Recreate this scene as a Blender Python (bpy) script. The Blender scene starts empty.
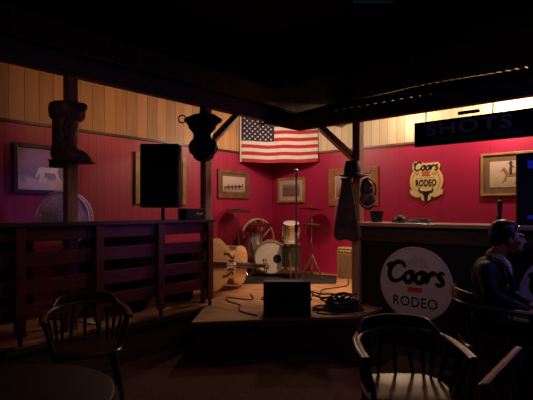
import bpy, bmesh, math, random
from mathutils import Vector, Matrix
random.seed(7)
C = bpy.context.scene.collection
PI = math.pi
RC = math.radians(41.1)          # turn that makes a thing face the hall (towards the viewer)

# ------------------------------------------------------------------ materials
def mat(name, col, rough=.6, metal=0.0, var=.25, scale=12.0, bump=0.0, stretch=(1,1,1), emit=None, estr=0.0, spec=.4):
    m = bpy.data.materials.new(name); m.use_nodes = True
    nt = m.node_tree; b = nt.nodes['Principled BSDF']
    tc = nt.nodes.new('ShaderNodeTexCoord'); mp = nt.nodes.new('ShaderNodeMapping')
    mp.inputs['Scale'].default_value = stretch
    nt.links.new(tc.outputs['Object'], mp.inputs['Vector'])
    nz = nt.nodes.new('ShaderNodeTexNoise'); nz.inputs['Scale'].default_value = scale; nz.inputs['Detail'].default_value = 4
    nt.links.new(mp.outputs[0], nz.inputs['Vector'])
    rp = nt.nodes.new('ShaderNodeValToRGB')
    lo = [c*(1-var) for c in col]; hi = [min(1, c*(1+var)) for c in col]
    rp.color_ramp.elements[0].position = .3; rp.color_ramp.elements[1].position = .7
    rp.color_ramp.elements[0].color = (*lo, 1); rp.color_ramp.elements[1].color = (*hi, 1)
    nt.links.new(nz.outputs['Fac'], rp.inputs['Fac']); nt.links.new(rp.outputs['Color'], b.inputs['Base Color'])
    b.inputs['Roughness'].default_value = rough; b.inputs['Metallic'].default_value = metal
    b.inputs['Specular IOR Level'].default_value = spec
    if bump:
        bp = nt.nodes.new('ShaderNodeBump'); bp.inputs['Strength'].default_value = bump; bp.inputs['Distance'].default_value = .01
        nt.links.new(nz.outputs['Fac'], bp.inputs['Height']); nt.links.new(bp.outputs['Normal'], b.inputs['Normal'])
    if emit:
        b.inputs['Emission Color'].default_value = (*emit, 1); b.inputs['Emission Strength'].default_value = estr
    return m

def board_mat(name, col, axis, width, dark=.25, var=.35, grain=.35, rough=.55, groove=.05, hue2=None):
    """vertical boards running along the wall coordinate 'axis' (0 = X, 1 = Y)"""
    m = bpy.data.materials.new(name); m.use_nodes = True
    nt = m.node_tree; b = nt.nodes['Principled BSDF']; N = nt.nodes.new; L = nt.links.new
    tc = N('ShaderNodeTexCoord'); sp = N('ShaderNodeSeparateXYZ'); L(tc.outputs['Object'], sp.inputs[0])
    dv = N('ShaderNodeMath'); dv.operation = 'DIVIDE'; dv.inputs[1].default_value = width; L(sp.outputs[axis], dv.inputs[0])
    fl = N('ShaderNodeMath'); fl.operation = 'FLOOR'; L(dv.outputs[0], fl.inputs[0])
    fr = N('ShaderNodeMath'); fr.operation = 'FRACT'; L(dv.outputs[0], fr.inputs[0])
    wn = N('ShaderNodeTexWhiteNoise'); wn.noise_dimensions = '1D'; L(fl.outputs[0], wn.inputs['W'])
    mp = N('ShaderNodeMapping'); mp.inputs['Scale'].default_value = (14, 14, 1.6); L(tc.outputs['Object'], mp.inputs[0])
    ad = N('ShaderNodeVectorMath'); ad.operation = 'ADD'; L(mp.outputs[0], ad.inputs[0]); L(wn.outputs['Color'], ad.inputs[1])
    nz = N('ShaderNodeTexNoise'); nz.inputs['Scale'].default_value = 1.4; nz.inputs['Detail'].default_value = 5; L(ad.outputs[0], nz.inputs['Vector'])
    mx = N('ShaderNodeMix'); mx.data_type = 'RGBA'
    a = [c*(1-var) for c in col]; z = [min(1, c*(1+var)) for c in (hue2 or col)]
    mx.inputs['A'].default_value = (*a, 1); mx.inputs['B'].default_value = (*z, 1)
    mm = N('ShaderNodeMath'); mm.operation = 'MULTIPLY_ADD'; mm.inputs[1].default_value = grain
    L(nz.outputs['Fac'], mm.inputs[0])
    m2 = N('ShaderNodeMath'); m2.operation = 'MULTIPLY'; m2.inputs[1].default_value = 1-grain; L(wn.outputs['Value'], m2.inputs[0]); L(m2.outputs[0], mm.inputs[2])
    L(mm.outputs[0], mx.inputs['Factor'])
    gt = N('ShaderNodeMath'); gt.operation = 'LESS_THAN'; gt.inputs[1].default_value = groove; L(fr.outputs[0], gt.inputs[0])
    m3 = N('ShaderNodeMix'); m3.data_type = 'RGBA'; m3.inputs['B'].default_value = (*[c*dark for c in col], 1)
    L(gt.outputs[0], m3.inputs['Factor']); L(mx.outputs['Result'], m3.inputs['A'])
    L(m3.outputs['Result'], b.inputs['Base Color'])
    bp = N('ShaderNodeBump'); bp.invert = True; bp.inputs['Strength'].default_value = .5; bp.inputs['Distance'].default_value = .01
    L(gt.outputs[0], bp.inputs['Height']); L(bp.outputs['Normal'], b.inputs['Normal'])
    b.inputs['Roughness'].default_value = rough
    return m

M = {}
M['red_l'] = board_mat('red_boards_left', (.40,.014,.070), 1, .105, var=.14, grain=.5, groove=.06, dark=.45, rough=.45)
M['red_r'] = board_mat('red_boards_right', (.40,.012,.068), 0, .62, var=.08, grain=.7, groove=.008, dark=.6, rough=.45)
M['wood_l'] = board_mat('pine_left', (.46,.24,.10), 1, .16, var=.35, dark=.2, groove=.035, grain=.55, hue2=(.50,.27,.12))
M['wood_r'] = board_mat('pine_right', (.68,.56,.38), 0, .135, var=.22, dark=.35, groove=.04)
M['ceil'] = mat('black_ceiling', (.004,.004,.005), .9, var=.3, scale=2)
M['carpet'] = mat('carpet', (.065,.021,.017), .95, var=.5, scale=45, bump=.4)
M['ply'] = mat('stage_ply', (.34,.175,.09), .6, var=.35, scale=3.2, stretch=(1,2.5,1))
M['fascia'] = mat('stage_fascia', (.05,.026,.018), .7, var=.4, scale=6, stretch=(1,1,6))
M['beam'] = mat('beam_wood', (.13,.095,.11), .7, var=.4, scale=5, stretch=(6,1,6), bump=.3)
M['beam_r'] = mat('beam_dark', (.06,.035,.025), .7, var=.4, scale=5, stretch=(1,6,6), bump=.3)
M['post'] = mat('post_wood', (.42,.22,.16), .65, var=.3, scale=9, stretch=(4,4,.6))
M['tin'] = mat('rusty_tin', (.055,.035,.026), .6, metal=.2, var=.4, scale=5)
M['rail'] = mat('rail_red', (.105,.012,.02), .5, var=.3, scale=6, stretch=(4,1,6))
M['railcap'] = mat('rail_cap', (.06,.028,.03), .5, var=.3, scale=6)
M['black'] = mat('black_paint', (.008,.008,.009), .55, var=.3)
M['blackf'] = mat('black_grille', (.006,.006,.007), .8, var=.5, scale=90)
M['blackw'] = mat('black_wood', (.012,.009,.008), .5, var=.3)
M['casecloth'] = mat('case_black', (.006,.006,.006), .95, var=.3, spec=.05)
M['pole'] = mat('pole_blue_lit', (.60,.56,.66), .4, metal=.25, var=.05)  # pale lavender colour stands in for blue light on the microphone pole
M['boot'] = mat('boot_leather', (.16,.095,.08), .45, var=.55, scale=9, bump=.3)
M['leather'] = mat('dark_leather', (.014,.008,.007), .45, var=.5, scale=8, bump=.2)
M['leatherb'] = mat('brown_leather', (.085,.04,.026), .45, var=.5, scale=8, bump=.3)
M['pale'] = mat('pale_strap', (.35,.24,.15), .6, var=.3)
M['steel'] = mat('steel', (.55,.55,.57), .3, metal=.9, var=.1)
M['chrome'] = mat('chrome', (.65,.62,.58), .22, metal=1, var=.05)
M['sparkle'] = mat('sparkle_wrap', (.50,.42,.32), .3, metal=.6, var=.5, scale=120)
M['sparkle_dark'] = mat('green_sparkle', (.07,.085,.05), .3, metal=.6, var=.8, scale=90)
M['skin_drum'] = mat('drum_skin', (.62,.58,.54), .55, var=.07, scale=5)
M['brass'] = mat('dull_brass', (.10,.05,.03), .4, metal=.7, var=.3)
M['spoke'] = mat('wheel_wood', (.62,.42,.24), .6, var=.3, scale=10)
M['bass'] = mat('bass_spruce', (.62,.40,.20), .35, var=.14, scale=4, stretch=(6,.8,6))
M['bassrib'] = mat('bass_rib', (.32,.17,.07), .35, var=.25, scale=5)
M['ebony'] = mat('ebony', (.012,.009,.008), .35, var=.3)
M['rug'] = mat('black_rug', (.012,.010,.010), .95, var=.5, scale=60)
M['tweed'] = mat('amp_tweed', (.34,.20,.09), .8, var=.3, scale=60)
M['grille'] = mat('amp_grille', (.16,.095,.045), .85, var=.5, scale=80)
M['bartop'] = mat('bar_top', (.52,.32,.20), .25, var=.3, scale=5, stretch=(1,6,1), spec=.5)
M['barfront'] = mat('bar_front', (.075,.036,.022), .5, var=.4, scale=6, stretch=(1,6,6))
M['barpost'] = mat('bar_post', (.20,.085,.035), .5, var=.3, scale=8)
M['chair'] = mat('chair_wood', (.040,.017,.010), .28, var=.3, scale=8, spec=.5)
M['chairl'] = mat('chair_worn', (.085,.04,.02), .3, var=.3, scale=8, spec=.5)
M['railworn'] = mat('worn_rail', (.42,.21,.13), .35, var=.3, scale=10, spec=.4)
M['cream'] = mat('cream', (.80,.64,.30), .5, var=.06)
M['tan'] = mat('tan_ring', (.62,.36,.12), .5, var=.1)
M['ink'] = mat('ink', (.010,.008,.008), .5, var=.1)
M['bannerred'] = mat('banner_red', (.62,.05,.04), .5, var=.1)
M['disc'] = mat('disc_white', (.64,.52,.50), .6, var=.06, scale=3)
M['peak'] = mat('mountain_grey', (.50,.42,.44), .6, var=.1)
M['paper'] = mat('paper', (.68,.62,.55), .7, var=.08)
M['signblack'] = mat('sign_black', (.007,.006,.010), .4, var=.3)
M['signtxt'] = mat('sign_letters', (.055,.04,.10), .4, var=.2, emit=(.10,.07,.22), estr=.035)
M['signdim'] = mat('sign_dim', (.03,.022,.05), .4, var=.2, emit=(.10,.07,.22), estr=.010)
M['white'] = mat('flag_white', (.72,.62,.56), .8, var=.06)
M['fred'] = mat('flag_red', (.42,.03,.05), .8, var=.1)
M['fblue'] = mat('flag_blue', (.018,.018,.05), .8, var=.2)
M['suit'] = mat('navy_suit', (.007,.008,.018), .7, var=.3, scale=40)
M['trouser'] = mat('dark_trousers', (.010,.010,.014), .8, var=.3)
M['shirt'] = mat('checked_shirt', (.66,.62,.68), .8, var=.55, scale=110)
M['skin'] = mat('skin', (.42,.22,.15), .5, var=.06)
M['hair'] = mat('hair', (.008,.006,.006), .45, var=.4, scale=40, stretch=(1,.3,1))
M['eye'] = mat('eye', (.35,.33,.32), .25, var=.02)
M['fan'] = mat('fan_grey', (.85,.80,.85), .45, var=.1)
M['fanblade'] = mat('fan_blade', (.15,.13,.17), .4, var=.1)
M['blue_led'] = mat('blue_display', (.02,.03,.2), .3, emit=(.02,.03,.7), estr=.16)
M['cable'] = mat('cable', (.006,.006,.007), .5, var=.2)
M['teal'] = mat('vent_teal', (.02,.055,.06), .6, var=.2, emit=(.02,.07,.08), estr=.05)
M['fr_dark'] = mat('frame_dark', (.03,.015,.015), .4, var=.3)
M['fr_gold'] = mat('frame_gold', (.34,.20,.07), .4, var=.3, scale=6)
M['fr_brown'] = mat('frame_brown', (.20,.085,.045), .4, var=.3, scale=6)
M['fr_orange'] = mat('frame_orange', (.33,.12,.04), .4, var=.3, scale=6)
M['matpale'] = mat('mat_pale', (.56,.44,.33), .8, var=.06)
M['matbrown'] = mat('mat_brown', (.19,.10,.055), .8, var=.1)

def art_mat(name, stops, z0, z1, noise=.25, scale=7):
    """painted landscape: bands of colour up the picture, broken up with noise"""
    m = bpy.data.materials.new(name); m.use_nodes = True
    nt = m.node_tree; b = nt.nodes['Principled BSDF']; N = nt.nodes.new; L = nt.links.new
    tc = N('ShaderNodeTexCoord'); sp = N('ShaderNodeSeparateXYZ'); L(tc.outputs['Object'], sp.inputs[0])
    mr = N('ShaderNodeMapRange'); mr.inputs[1].default_value = z0; mr.inputs[2].default_value = z1; L(sp.outputs[2], mr.inputs[0])
    nz = N('ShaderNodeTexNoise'); nz.inputs['Scale'].default_value = scale; nz.inputs['Detail'].default_value = 5; L(tc.outputs['Object'], nz.inputs['Vector'])
    ma = N('ShaderNodeMath'); ma.operation = 'MULTIPLY_ADD'; ma.inputs[1].default_value = noise; ma.inputs[2].default_value = -noise/2; L(nz.outputs['Fac'], ma.inputs[0])
    ad = N('ShaderNodeMath'); L(mr.outputs[0], ad.inputs[0]); L(ma.outputs[0], ad.inputs[1])
    rp = N('ShaderNodeValToRGB'); els = rp.color_ramp.elements
    while len(els) < len(stops): els.new(.5)
    for e, (p, c) in zip(els, stops): e.position = p; e.color = (*c, 1)
    L(ad.outputs[0], rp.inputs['Fac']); L(rp.outputs['Color'], b.inputs['Base Color'])
    b.inputs['Roughness'].default_value = .35
    return m

# ------------------------------------------------------------------ mesh helpers
class MB:
    def __init__(s): s.bm = bmesh.new()
    def box(s, c, d, rot=None, bevel=0):
        mt = Matrix.Translation(c) @ (rot.to_4x4() if rot else Matrix.Identity(4)) @ Matrix.Diagonal((*d, 1))
        r = bmesh.ops.create_cube(s.bm, size=1, matrix=mt)
        if bevel:
            es = set(e for v in r['verts'] for e in v.link_edges)
            bmesh.ops.bevel(s.bm, geom=list(es), offset=bevel, segments=2, affect='EDGES', profile=.5)
        return s
    def tube(s, pts, r, n=10, caps=True, flat=1.0):
        pts = [Vector(p) for p in pts]; rs = r if isinstance(r, (list, tuple)) else [r]*len(pts)
        rings = []; up = Vector((0,0,1))
        for i, p in enumerate(pts):
            t = (pts[min(i+1, len(pts)-1)] - pts[max(i-1, 0)]).normalized()
            u = up if abs(t.dot(up)) < .97 else Vector((1,0,0))
            a = t.cross(u).normalized(); b_ = a.cross(t).normalized()
            rings.append([s.bm.verts.new(p + a*math.cos(2*PI*k/n)*rs[i] + b_*math.sin(2*PI*k/n)*rs[i]*flat) for k in range(n)])
        for a, b_ in zip(rings, rings[1:]):
            for k in range(n): s.bm.faces.new((a[k], a[(k+1)%n], b_[(k+1)%n], b_[k]))
        if caps: s.bm.faces.new(rings[0][::-1]); s.bm.faces.new(rings[-1])
        return s
    def lathe(s, prof, mt=None, n=32, caps=True):
        mt = mt or Matrix.Identity(4); rings = []
        for r, z in prof:
            if r < 1e-5: rings.append([s.bm.verts.new(mt @ Vector((0,0,z)))])
            else: rings.append([s.bm.verts.new(mt @ Vector((r*math.cos(2*PI*k/n), r*math.sin(2*PI*k/n), z))) for k in range(n)])
        for a, b_ in zip(rings, rings[1:]):
            for k in range(n):
                q = [a[k%len(a)], a[(k+1)%len(a)], b_[(k+1)%len(b_)], b_[k%len(b_)]]
                q = [v for i, v in enumerate(q) if v not in q[:i]]
                if len(q) > 2: s.bm.faces.new(q)
        if caps and len(rings[0]) > 1: s.bm.faces.new(rings[0][::-1])
        if caps and len(rings[-1]) > 1: s.bm.faces.new(rings[-1])
        return s
    def ball(s, c, r, rot=None, u=20, v=14):
        r = r if isinstance(r, (tuple, list)) else (r,)*3
        mt = Matrix.Translation(c) @ (rot.to_4x4() if rot else Matrix.Identity(4)) @ Matrix.Diagonal((*r, 1))
        bmesh.ops.create_uvsphere(s.bm, u_segments=u, v_segments=v, radius=1, matrix=mt); return s
    def cap(s, a, b_, ra, rb=None):
        rb = ra if rb is None else rb
        s.tube([a, b_], [ra, rb], n=16); s.ball(a, ra); s.ball(b_, rb); return s
    def torus(s, c, R, r, mt=None, n=40, k=8, flat=1.0):
        mt = mt or Matrix.Identity(4); rings = []
        for i in range(n):
            a = 2*PI*i/n
            rings.append([s.bm.verts.new(Vector(c) + mt.to_3x3() @ Vector(((R+r*math.cos(2*PI*j/k))*math.cos(a), (R+r*math.cos(2*PI*j/k))*math.sin(a), r*flat*math.sin(2*PI*j/k)))) for j in range(k)])
        for i in range(n):
            A, B = rings[i], rings[(i+1)%n]
            for j in range(k): s.bm.faces.new((A[j], B[j], B[(j+1)%k], A[(j+1)%k]))
        return s
    def prism(s, poly, y0, y1):
        """polygon in local x,z standing on the wall plane, from depth y0 (front) to y1 (back)"""
        f = [s.bm.verts.new((x, y0, z)) for x, z in poly]; g = [s.bm.verts.new((x, y1, z)) for x, z in poly]
        s.bm.faces.new(f); s.bm.faces.new(g[::-1]); n = len(poly)
        for i in range(n): s.bm.faces.new((f[(i+1)%n], f[i], g[i], g[(i+1)%n]))
        return s
    def slab(s, poly, z0, z1):
        f = [s.bm.verts.new((x, y, z1)) for x, y in poly]; g = [s.bm.verts.new((x, y, z0)) for x, y in poly]
        s.bm.faces.new(f); s.bm.faces.new(g[::-1]); n = len(poly)
        for i in range(n): s.bm.faces.new((f[(i+1)%n], f[i], g[i], g[(i+1)%n]))
        return s
    def ribbon(s, pts, w, y0, th=.002, n=8):
        """flat brush stroke in the x,z plane"""
        P = [Vector((x, z)) for x, z in pts]; Q = []
        for i in range(len(P)-1):
            p0, p1, p2, p3 = P[max(i-1,0)], P[i], P[i+1], P[min(i+2,len(P)-1)]
            for k in range(n):
                t = k/n
                Q.append(.5*((2*p1)+(p2-p0)*t+(2*p0-5*p1+4*p2-p3)*t*t+(3*p1-p0-3*p2+p3)*t**3))
        Q.append(P[-1]); a = []; b_ = []
        for i, q in enumerate(Q):
            t = (Q[min(i+1,len(Q)-1)]-Q[max(i-1,0)]); t = t.normalized() if t.length else Vector((1,0))
            nn = Vector((-t.y, t.x)); f = i/(len(Q)-1); ww = w*(.55+.45*math.sin(PI*min(1,max(0,f))))/2
            a.append(q+nn*ww); b_.append(q-nn*ww)
        for i in range(len(Q)-1):
            vs = [s.bm.verts.new((p.x, y0, p.y)) for p in (a[i], a[i+1], b_[i+1], b_[i])]
            s.bm.faces.new(vs)
        return s
    def obj(s, name, m, parent=None, smooth=False, loc=(0,0,0), rotz=0, bevel=0, solid=0):
        bm = s.bm
        bmesh.ops.remove_doubles(bm, verts=bm.verts, dist=1e-5)
        bmesh.ops.recalc_face_normals(bm, faces=bm.faces)
        me = bpy.data.meshes.new(name); bm.to_mesh(me); bm.free()
        for k in (m if isinstance(m, list) else [m]): me.materials.append(k)
        if smooth:
            for p in me.polygons: p.use_smooth = True
            try: me.set_sharp_from_angle(angle=math.radians(40))
            except Exception: pass
        o = bpy.data.objects.new(name, me); C.objects.link(o)
        o.location = loc; o.rotation_euler = (0,0,rotz)
        if bevel:
            q = o.modifiers.new('b', 'BEVEL'); q.width = bevel; q.segments = 2; q.limit_method = 'ANGLE'
        if parent: o.parent = parent
        return o
    def blob(s, name, m, parent=None, voxel=.012, it=6, loc=(0,0,0), rotz=0):
        """fuse every overlapping piece into one continuous skin"""
        o = s.obj(name, m, None, loc=loc, rotz=rotz)
        r = o.modifiers.new('r', 'REMESH'); r.mode = 'VOXEL'; r.voxel_size = voxel
        k = o.modifiers.new('s', 'SMOOTH'); k.iterations = it; k.factor = .5
        dg = bpy.context.evaluated_depsgraph_get()
        me = bpy.data.meshes.new_from_object(o.evaluated_get(dg))
        o.modifiers.clear(); old = o.data; o.data = me; bpy.data.meshes.remove(old)
        for p in me.polygons: p.use_smooth = True
        if parent: o.parent = parent
        return o

def letters(txt, size, y0, x=0, z=0, bold=.0, squash=1.0, mb=None, space=1.0, step=None):
    """block lettering in the x,z plane, front at depth y0"""
    cu = bpy.data.curves.new('t', 'FONT'); cu.body = txt; cu.size = size; cu.align_x = 'CENTER'; cu.offset = bold; cu.resolution_u = 3
    cu.space_character = space
    o = bpy.data.objects.new('t', cu); C.objects.link(o)
    dg = bpy.context.evaluated_depsgraph_get(); me = bpy.data.meshes.new_from_object(o.evaluated_get(dg))
    bpy.data.objects.remove(o); bpy.data.curves.remove(cu)
    mb = mb or MB(); vs = [mb.bm.verts.new((v.co.x*squash+x, y0, v.co.y+z)) for v in me.vertices]
    for p in me.polygons:
        try: mb.bm.faces.new([vs[i] for i in p.vertices])
        except ValueError: pass
    bpy.data.meshes.remove(me); return mb

def tag(o, label=None, cat=None, group=None, kind=None):
    if label: o['label'] = label
    if cat: o['category'] = cat
    if group: o['group'] = group
    if kind: o['kind'] = kind
    return o
def thing(name, label, cat, loc=(0,0,0), rotz=0, group=None):
    o = bpy.data.objects.new(name, None); C.objects.link(o); o.location = loc; o.rotation_euler = (0,0,rotz); o.empty_display_size = .1
    return tag(o, label, cat, group)
def struct(o): o['kind'] = 'structure'; return o
def dup(root, loc, rotz, label, name=None):
    r = root.copy(); C.objects.link(r); r.location = loc; r.rotation_euler = (0,0,rotz); r['label'] = label
    for ch in list(root.children):
        c = ch.copy(); C.objects.link(c); c.parent = r
        for g in ch.children:
            d = g.copy(); C.objects.link(d); d.parent = c
    return r
def bez(pts, n=8):
    P = [Vector(p) for p in pts]; Q = []
    for i in range(len(P)-1):
        p0, p1, p2, p3 = P[max(i-1,0)], P[i], P[i+1], P[min(i+2,len(P)-1)]
        for k in range(n):
            t = k/n; Q.append(.5*((2*p1)+(p2-p0)*t+(2*p0-5*p1+4*p2-p3)*t*t+(3*p1-p0-3*p2+p3)*t**3))
    return Q+[P[-1]]
RX = Matrix.Rotation(PI/2, 4, 'X')      # lathe axis: +z -> -y (towards the viewer of a wall thing)

# ------------------------------------------------------------------ the room
S = .385                                   # stage height
struct(MB().box((3.7,-4,-.05), (8.2,8.6,.1)).obj('floor', M['carpet']))
struct(MB().box((3.7,-4,3.75), (8.2,8.6,.1)).obj('ceiling', M['ceil']))
struct(MB().box((-.06,-4,1.21), (.12,8.6,2.44)).obj('wall_left', M['red_l']))
struct(MB().box((-.055,-4,3.07), (.13,8.6,1.28)).obj('wall_left_upper', M['wood_l']))
struct(MB().box((3.8,.06,1.21), (8,.12,2.44)).obj('wall_right', M['red_r']))
struct(MB().box((3.8,.055,3.07), (8,.13,1.28)).obj('wall_right_upper', M['wood_r']))
struct(MB().box((.015,-4,2.43), (.03,8.2,.03)).obj('trim_1', M['fr_dark']))
struct(MB().box((3.8,-.015,2.43), (7.8,.03,.03)).obj('trim_2', M['fr_brown']))
st = thing('stage', 'low plywood stage with dark plank front filling the red corner', 'stage')
tag(st, kind='structure')
poly = [(.0,-6.6),(1.56,-6.6),(1.56,-3.0),(2.02,-3.57),(3.1,-2.30),(3.1,-1.70),(2.8,-1.2),(2.8,0),(0,0)]
MB().slab(poly, S-.03, S).obj('stage_top', M['ply'], st)
inn = [(.02,-6.58),(1.54,-6.58),(1.54,-2.98),(2.02,-3.54),(3.08,-2.28),(3.08,-1.72),(2.78,-1.2),(2.78,-.02),(.02,-.02)]
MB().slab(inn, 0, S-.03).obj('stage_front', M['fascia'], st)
b = MB()
for (p, q) in ((1,2),(2,3),(3,4)):
    a_, b_ = Vector((*poly[p],0)), Vector((*poly[q],0)); d = (b_-a_); L = d.length
    b.box((a_+b_)/2+Vector((0,0,S-.045)), (L,.03,.05), Matrix.Rotation(math.atan2(d.y,d.x),3,'Z'))
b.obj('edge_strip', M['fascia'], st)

# ------------------------------------------------------------------ porch: posts, beams, tin roof
def beam(name, label, a, c, zc, h, w, m):
    a, c = Vector(a), Vector(c); d = c-a
    o = MB().box((0,0,0), (d.length, w, h)).obj(name, m, None, loc=((a.x+c.x)/2,(a.y+c.y)/2,zc), rotz=math.atan2(d.y,d.x), bevel=.006)
    return tag(o, label, 'beam')
beam('roof_beam', 'long weathered grey-brown roof beam over the stage railing', (1.42,-6.4), (1.42,-1.25), 2.725, .18, .09, M['beam'])
o = MB().prism([(1.93,2.455),(6.2,2.455),(6.2,2.615),(1.42,2.615),(1.46,2.59)], -1.84, -1.74).obj('roof_beam', M['beam_r'], None, bevel=.004)
tag(o, 'dark roof beam above the bar, below the lit roof edge', 'beam')

def corrugated(name, label, along, p0, p1, e0, e1, amp, wl, m):
    """sheet whose waves repeat along the eave; e0/e1 = (across, z) at eave and at wall"""
    b = MB(); n = int((p1-p0)/wl*8); rows = 4; g = []
    for i in range(n+1):
        p = p0+(p1-p0)*i/n; w_ = amp*(.75+.6*math.sin(p*3.1+.6)*math.sin(p*1.3+2))*math.sin(2*PI*(p-p0)/wl)
        col = []
        for j in range(rows+1):
            t = j/rows; q = e0[0]+(e1[0]-e0[0])*t; z = e0[1]+(e1[1]-e0[1])*t + w_ + .012*math.sin(p*2.3+1)
            col.append(b.bm.verts.new((q,p,z) if along == 'y' else (p,q,z)))
        g.append(col)
    for i in range(n):
        for j in range(rows): b.bm.faces.new((g[i][j], g[i+1][j], g[i+1][j+1], g[i][j+1]))
    o = b.obj(name, m, None, smooth=True)
    q = o.modifiers.new('s','SOLIDIFY'); q.thickness = .003
    return tag(o, label, 'roof')
corrugated('tin_roof', 'corrugated tin roof sheet over the strip of stage behind the railing', 'y', -6.4, -.02, (1.50,2.792), (.02,3.38), .005, .09, M['tin'])
corrugated('tin_roof', 'corrugated tin roof sheet over the bar with light leaking under its edge', 'x', 1.30, 6.2, (-1.85,2.610), (-.02,3.22), .015, .10, M['tin'])

def post(label, loc, base, top, braces):
    t = thing('porch_post', label, 'post', loc)
    MB().box((0,0,(base+top)/2), (.095,.095,top-base)).obj('shaft', M['post'], t, bevel=.006)
    for d in braces:                        # direction (x,y) of a 45 degree knee brace
        a = Vector((d[0]*.045, d[1]*.045, top-.42)); c = Vector((d[0]*.50, d[1]*.50, top-.01))
        MB().tube([a, c], .05, n=4).obj('brace', M['post'], t)
    return t
post('wooden roof post behind the railing with brown boot hung on it', (1.42,-4.45,0), S, 2.635, [])
post('wooden roof post at railing end with black saddle on it', (1.42,-2.87,0), S, 2.635, [(0,1)])
post('wooden roof post at the bar corner with dark leather gear hung on it', (2.79,-1.79,0), S, 2.455, [(-1,0)])

# ------------------------------------------------------------------ railing
t = thing('stage_railing', 'dark red board railing with flat cap along the stage strip', 'railing', (1.53,-2.94,S))
MB().box((.0,-1.83,.945), (.17,3.75,.035)).obj('cap_rail', M['railcap'], t, bevel=.005)
for k, (z0, z1) in enumerate(((.81,.925),(.605,.725),(.385,.505),(.185,.30))):
    MB().box((.018,-1.83,(z0+z1)/2), (.025,3.70,z1-z0)).obj('board', M['rail'], t, bevel=.004)
for k in range(6):
    MB().box((.055,-.02-.655*k,.50), (.045,.075,.86)).obj('upright', M['rail'], t, bevel=.004)
    MB().tube([(.06,-.02-.655*k,.09),(.06,-.02-.655*k,0.0)], .018, n=8).obj('foot', M['black'], t)

# ------------------------------------------------------------------ pictures
HORSE = [(-.42,-.02),(-.40,.10),(-.30,.14),(-.05,.12),(.12,.14),(.22,.30),(.30,.40),(.33,.36),(.44,.24),(.42,.19),(.33,.24),(.26,.10),(.24,0),
         (.30,-.20),(.38,-.30),(.32,-.34),(.22,-.22),(.16,-.06),(-.18,-.05),(-.20,-.20),(-.14,-.40),(-.21,-.40),(-.27,-.22),(-.30,-.40),(-.37,-.40),(-.36,-.20),(-.34,-.08),(-.46,-.24),(-.50,-.20)]
RIDER = [(-.10,.10),(-.06,.34),(-.08,.46),(-.16,.48),(-.08,.52),(-.06,.60),(.04,.60),(.05,.52),(.12,.50),(.05,.46),(.05,.38),(.16,.26),(.14,.22),(.04,.28),(.05,.12),(.04,-.12),(-.04,-.12)]
def picture(label, side, s0, s1, z0, z1, fw, mw, fm, mm, am, deco=()):
    """s = coordinate along the wall (Y on the left wall, X on the right wall)"""
    w, h = s1-s0, z1-z0
    loc = (.005, (s0+s1)/2, (z0+z1)/2) if side == 'L' else ((s0+s1)/2, -.005, (z0+z1)/2)
    t = thing('framed_picture', label, 'picture', loc, PI/2 if side == 'L' else 0)
    b = MB()
    for sx in (-1,1): b.box((sx*(w-fw)/2,-.016,0), (fw,.032,h))
    for sz in (-1,1): b.box((0,-.016,sz*(h-fw)/2), (w-2*fw,.030,fw))
    b.obj('frame', fm, t, bevel=.006)
    MB().box((0,-.008,0), (w-2*fw,.012,h-2*fw)).obj('mount', mm, t)
    iw, ih = w-2*fw-2*mw, h-2*fw-2*mw
    MB().box((0,-.0165,0), (iw,.003,ih)).obj('print', am(-ih/2, ih/2), t)
    for (nm, shape, x, z, sc, m, fl) in deco:
        MB().prism([(x+fl*px*sc, z+pz*sc) for px, pz in shape], -.0195, -.0181).obj(nm, m, t)
    return t
W_horse = mat('horse_white', (.8,.72,.8), .5, var=.1); D_horse = mat('horse_dark', (.06,.035,.03), .6, var=.2); B_horse = mat('horse_bay', (.30,.15,.07), .6, var=.2)
picture('dark-framed picture of a white horse behind the boot post', 'L', -4.44, -3.80, 1.63, 2.20, .05, .0, M['fr_dark'], M['fr_dark'],
        lambda a,c: art_mat('horse_photo', [(0,(.62,.48,.52)),(.2,(.70,.52,.58)),(.32,(.34,.22,.40)),(.7,(.42,.24,.42)),(1,(.32,.18,.28))], a, c, .5, 9),
        [('horse_figure', HORSE, .08, -.02, .34, W_horse, 1)])
picture('wide gold-framed picture mostly hidden behind the raised loudspeaker', 'L', -2.92, -2.05, 1.53, 2.25, .07, .06, M['fr_gold'], M['matbrown'],
        lambda a,c: art_mat('landscape_hidden', [(0,(.15,.10,.06)),(.4,(.22,.14,.09)),(1,(.3,.25,.22))], a, c))
picture('brown-framed print of a row of horses left of the flag', 'L', -1.40, -.66, 1.645, 2.12, .06, .05, M['fr_brown'], M['fr_brown'],
        lambda a,c: art_mat('row_print', [(0,(.36,.26,.20)),(.3,(.46,.35,.27)),(.5,(.55,.44,.36)),(1,(.58,.48,.42))], a, c, .15),
        [('horse_figure', HORSE, -.17+.085*k, -.06+.006*k, .13, D_horse, 1) for k in range(5)])
picture('small pale-matted picture in wood frame behind the microphone', 'R', .14, .75, 1.58, 2.03, .04, .075, M['fr_gold'], M['matpale'],
        lambda a,c: art_mat('plain_print', [(0,(.20,.10,.07)),(.35,(.25,.13,.10)),(.6,(.17,.12,.12)),(1,(.40,.30,.28))], a, c, .4))
picture('orange wood-framed desert picture beside the bar corner post', 'R', 1.25, 2.14, 1.52, 2.135, .115, .03, M['fr_orange'], M['matpale'],
        lambda a,c: art_mat('desert_print', [(0,(.28,.09,.05)),(.35,(.38,.14,.07)),(.5,(.46,.27,.18)),(.65,(.34,.32,.36)),(1,(.42,.36,.36))], a, c, .3))
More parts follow.
